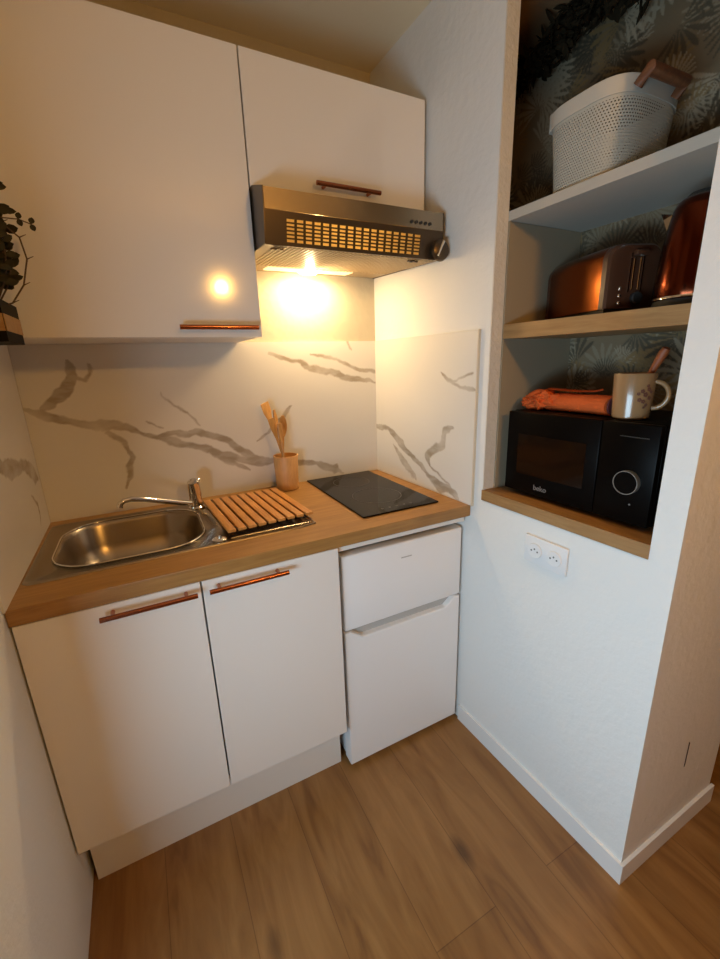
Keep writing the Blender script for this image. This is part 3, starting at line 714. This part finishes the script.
# ------------------------------------------------------------------ perforated basket
ZB = 1.763
t = thing('storage_basket', 'white perforated storage basket with a wooden grip on the top shelf', 'basket', (1.452, -.828, ZB))
M_perf = mat('perforated_white_metal', (.50, .475, .40), .5)
uvn = N(M_perf, 'ShaderNodeUVMap'); m_ = M_perf
sp = N(m_, 'ShaderNodeSeparateXYZ'); L(m_, uvn.outputs[0], sp.inputs[0])
def mth(op, a, b_=None):
    n = N(m_, 'ShaderNodeMath', operation=op)
    for i, v in enumerate((a, b_)):
        if v is None: continue
        if isinstance(v, (int, float)): n.inputs[i].default_value = v
        else: L(m_, v, n.inputs[i])
    return n.outputs[0]
row = mth('FLOOR', mth('MULTIPLY', sp.outputs[1], 170.0))
ux = mth('SUBTRACT', mth('FRACT', mth('ADD', mth('MULTIPLY', sp.outputs[0], 150.0), mth('MULTIPLY', row, .5))), .5)
uy = mth('SUBTRACT', mth('FRACT', mth('MULTIPLY', sp.outputs[1], 170.0)), .5)
dd = mth('SQRT', mth('ADD', mth('MULTIPLY', ux, ux), mth('MULTIPLY', uy, uy)))
hole = mth('LESS_THAN', dd, .25)
inb = mth('MULTIPLY', mth('GREATER_THAN', sp.outputs[1], .012), mth('LESS_THAN', sp.outputs[1], .150))
hm = mth('MULTIPLY', hole, inb)
tr = N(m_, 'ShaderNodeBsdfTransparent'); ms = N(m_, 'ShaderNodeMixShader'); out = m_.node_tree.nodes['Material Output']
L(m_, hm, ms.inputs[0]); L(m_, P(m_).outputs[0], ms.inputs[1]); L(m_, tr.outputs[0], ms.inputs[2]); L(m_, ms.outputs[0], out.inputs[0])
bcx_, bcy_, rz_ = 1.452, -.828, 0.0
def bring(hx, hy, z, n=72, zf=None):
    out_ = []
    for i in range(n):
        a = 2*PI*i/n; ca, sa = math.cos(a), math.sin(a); e = 2/3.4
        x = hx*math.copysign(abs(ca)**e, ca); y = hy*math.copysign(abs(sa)**e, sa)
        out_.append((bcx_ + x*math.cos(rz_)-y*math.sin(rz_), bcy_ + x*math.sin(rz_)+y*math.cos(rz_), z + (zf(a) if zf else 0)))
    return out_
NBk = 72; b = B(); bm = b.b; uvl = bm.loops.layers.uv.new('UVMap')
zs = [.0008, .005, .05, .10, .13, .158]; hxs = [.106, .110, .113, .117, .120, .122]; hys = [.092, .096, .099, .103, .106, .108]
rings = [bring(hx, hy, ZB+z) for hx, hy, z in zip(hxs, hys, zs)]
Vr = [[bm.verts.new(p) for p in r] for r in rings]
ulen = [0]
for i in range(NBk): ulen.append(ulen[-1] + (Vector(rings[3][i])-Vector(rings[3][(i+1)%NBk])).length)
for j in range(len(Vr)-1):
    for i in range(NBk):
        f = bm.faces.new((Vr[j][i], Vr[j][(i+1)%NBk], Vr[j+1][(i+1)%NBk], Vr[j+1][i]))
        for lp, (u_, v_) in zip(f.loops, ((ulen[i], zs[j]), (ulen[i+1], zs[j]), (ulen[i+1], zs[j+1]), (ulen[i], zs[j+1]))): lp[uvl].uv = (u_, v_)
bm.faces.new(Vr[0][::-1])
obj('perforated_wall', b, M_perf, t)
M_rimw = mat('white_rim', (.54, .51, .44), .45)
b = B(); b.loft([bring(.1225, .1085, ZB+.156), bring(.1245, .1105, ZB+.156), bring(.1260, .112, ZB+.188), bring(.1245, .1105, ZB+.1895), bring(.1225, .1085, ZB+.188), bring(.1220, .108, ZB+.158)], cap=False); obj('rim', b, M_rimw, t)
# grips: wooden at the near end, white loop at the far end
def bp(x, y, z): return Vector((bcx_ + x*math.cos(rz_)-y*math.sin(rz_), bcy_ + x*math.sin(rz_)+y*math.cos(rz_), ZB+z))
b = B(); b.tube([bp(-.075, -.106, .165), bp(-.075, -.128, .186), bp(.05, -.132, .186), bp(.05, -.113, .165)], [.011, .013, .013, .011], 16); obj('grip', b, M_hwood, t)
b = B(); b.tube([bp(-.07, .114, .17), bp(-.07, .118, .205), bp(.05, .118, .205), bp(.05, .114, .17)], .008, 14); h_ = obj('grip', b, M_rimw, t); h_['label'] = 'white loop grip at the far end'

# ------------------------------------------------------------------ dark leafy garland along the niche ceiling
random.seed(11)
gp = [(1.535, -.30, 2.235), (1.54, -.40, 2.225), (1.54, -.48, 2.225), (1.545, -.56, 2.235), (1.545, -.64, 2.262), (1.54, -.72, 2.27), (1.54, -.80, 2.235), (1.54, -.88, 2.225), (1.54, -.98, 2.22), (1.54, -1.10, 2.235)]
t = thing('leaf_garland', 'dark trailing leaf garland along the top of the wall niche', 'garland', (1.54, -.7, 2.2))
b = B(); b.tube(gp, .006, 8); obj('stem', b, M_stem, t)
b = B()
for i in range(1150):
    k = random.random()*(len(gp)-1.001); j = int(k); p = Vector(gp[j]).lerp(Vector(gp[j+1]), k-j)
    p += Vector((random.uniform(-.04, .03), random.uniform(-.02, .02), random.uniform(-.035, .03)))
    d = Vector((random.gauss(-.2, .6), random.gauss(0, .9), random.gauss(-.1, .6))).normalized(); l_ = random.uniform(.025, .055)
    e_ = p + d*l_
    if e_.z > 2.292 or e_.x > 1.585 or e_.y < -1.14 or e_.y > -.27: continue
    b.leaf(p, d, Vector((random.gauss(-.6, .5), random.gauss(0, .5), random.gauss(.3, .5))), l_, random.uniform(.010, .018))
for v in b.b.verts: v.co.z = min(v.co.z, 2.296); v.co.x = min(v.co.x, 1.594)
obj('foliage', b, M_leafd, t, 60)

# ------------------------------------------------------------------ plant box on the left wall
t = thing('hanging_plant_box', 'small dark box shelf with a wood band on the left wall, at photo edge', 'shelf', (.06, -.475, 1.435))
xw = XL(-.47)
b = B(); b.box(xw+.001, .117, -.545, -.405, 1.436, 1.448); b.box(xw+.001, .117, -.545, -.535, 1.448, 1.515); b.box(xw+.001, .117, -.415, -.405, 1.448, 1.515); b.box(.109, .117, -.535, -.415, 1.448, 1.515); b.box(xw+.001, xw+.009, -.535, -.415, 1.448, 1.515)
obj('box', b, M_soil, t); b = B(); b.box(xw+.02, .1165, -.5475, -.5455, 1.456, 1.488); b.box(.1175, .119, -.545, -.41, 1.456, 1.488); obj('wood_band', b, M_oak, t)
random.seed(4)
t = thing('trailing_plant', 'dark round-leaved plant standing in the box shelf at the left edge', 'plant', (.065, -.475, 1.4485))
b = B(); b.lathe([(.030, .0008), (.036, .055), (.034, .055), (.001, .050)], (.065, -.475, 1.4485), 24); obj('pot', b, M_soil, t)
stems = []; b = B(); lf = B()
for k in range(11):
    a = random.uniform(0, 2*PI); sp_ = random.uniform(.01, .075); hh = random.uniform(.14, .33)
    pts = []
    for q in range(8):
        s_ = q/7; w = math.sin(s_*PI*.62)*sp_*.8
        pts.append(Vector((.092 + math.cos(a)*w*.85 + .035*math.sin(s_*PI*.8), -.475 + math.sin(a)*w*.8, 1.50 + hh*s_)))
    b.tube(pts, [.0018]*7+[.001], 6)
    for q in range(2, 8):
        for sg in (-1, 1):
            p = pts[q]; d = Vector((sg*random.uniform(.5, 1), random.uniform(-.4, .2), random.uniform(-.3, .9)))
            lf.leaf(p, d, Vector((random.gauss(0, .3), -1, random.gauss(0, .3))), random.uniform(.017, .026), random.uniform(.013, .019), .15)
# one bare looping twig
tw = [Vector((.085, -.475, 1.50)), Vector((.125, -.475, 1.515)), Vector((.150, -.474, 1.55)), Vector((.165, -.472, 1.60)), Vector((.160, -.47, 1.64)), Vector((.135, -.468, 1.665)), Vector((.10, -.468, 1.66))]
b.tube(tw, .0016, 6)
for p in tw[1:-1]: b.tube([p, p+Vector((.012, 0, .006))], [.0012, .0006], 5)
# side sprig
sp2 = [Vector((.10, -.474, 1.66)), Vector((.135, -.474, 1.672)), Vector((.165, -.474, 1.672)), Vector((.185, -.474, 1.665))]
b.tube(sp2, .0012, 5)
for p in sp2[1:]:
    for sg in (-1, 1): lf.leaf(p, Vector((.3, 0, sg)), Vector((0, -1, 0)), .013, .011, .1)
for q in (lf,):
    for v in q.b.verts: v.co.x = max(v.co.x, .012)
obj('stem', b, M_stem, t); obj('foliage', lf, M_leaf, t, 60)

# ------------------------------------------------------------------ room lamp behind the viewer (seen only as a reflection)
t = thing('ceiling_lamp', 'small round glowing globe lamp hanging from the ceiling behind the viewer', 'lamp', LAMP)
b = B(); b.blob(LAMP, (.045, .045, .045), 3); obj('globe', b, M_shade, t)
b = B(); b.lathe([(.020, .043), (.020, .085), (.010, .095), (.001, .095)], LAMP, 20); obj('lamp_holder', b, M_rubber, t)
b = B(); b.tube([(LAMP[0], LAMP[1], LAMP[2]+.095), (LAMP[0], LAMP[1], H-.001)], .003, 8); obj('cord', b, M_rubber, t)
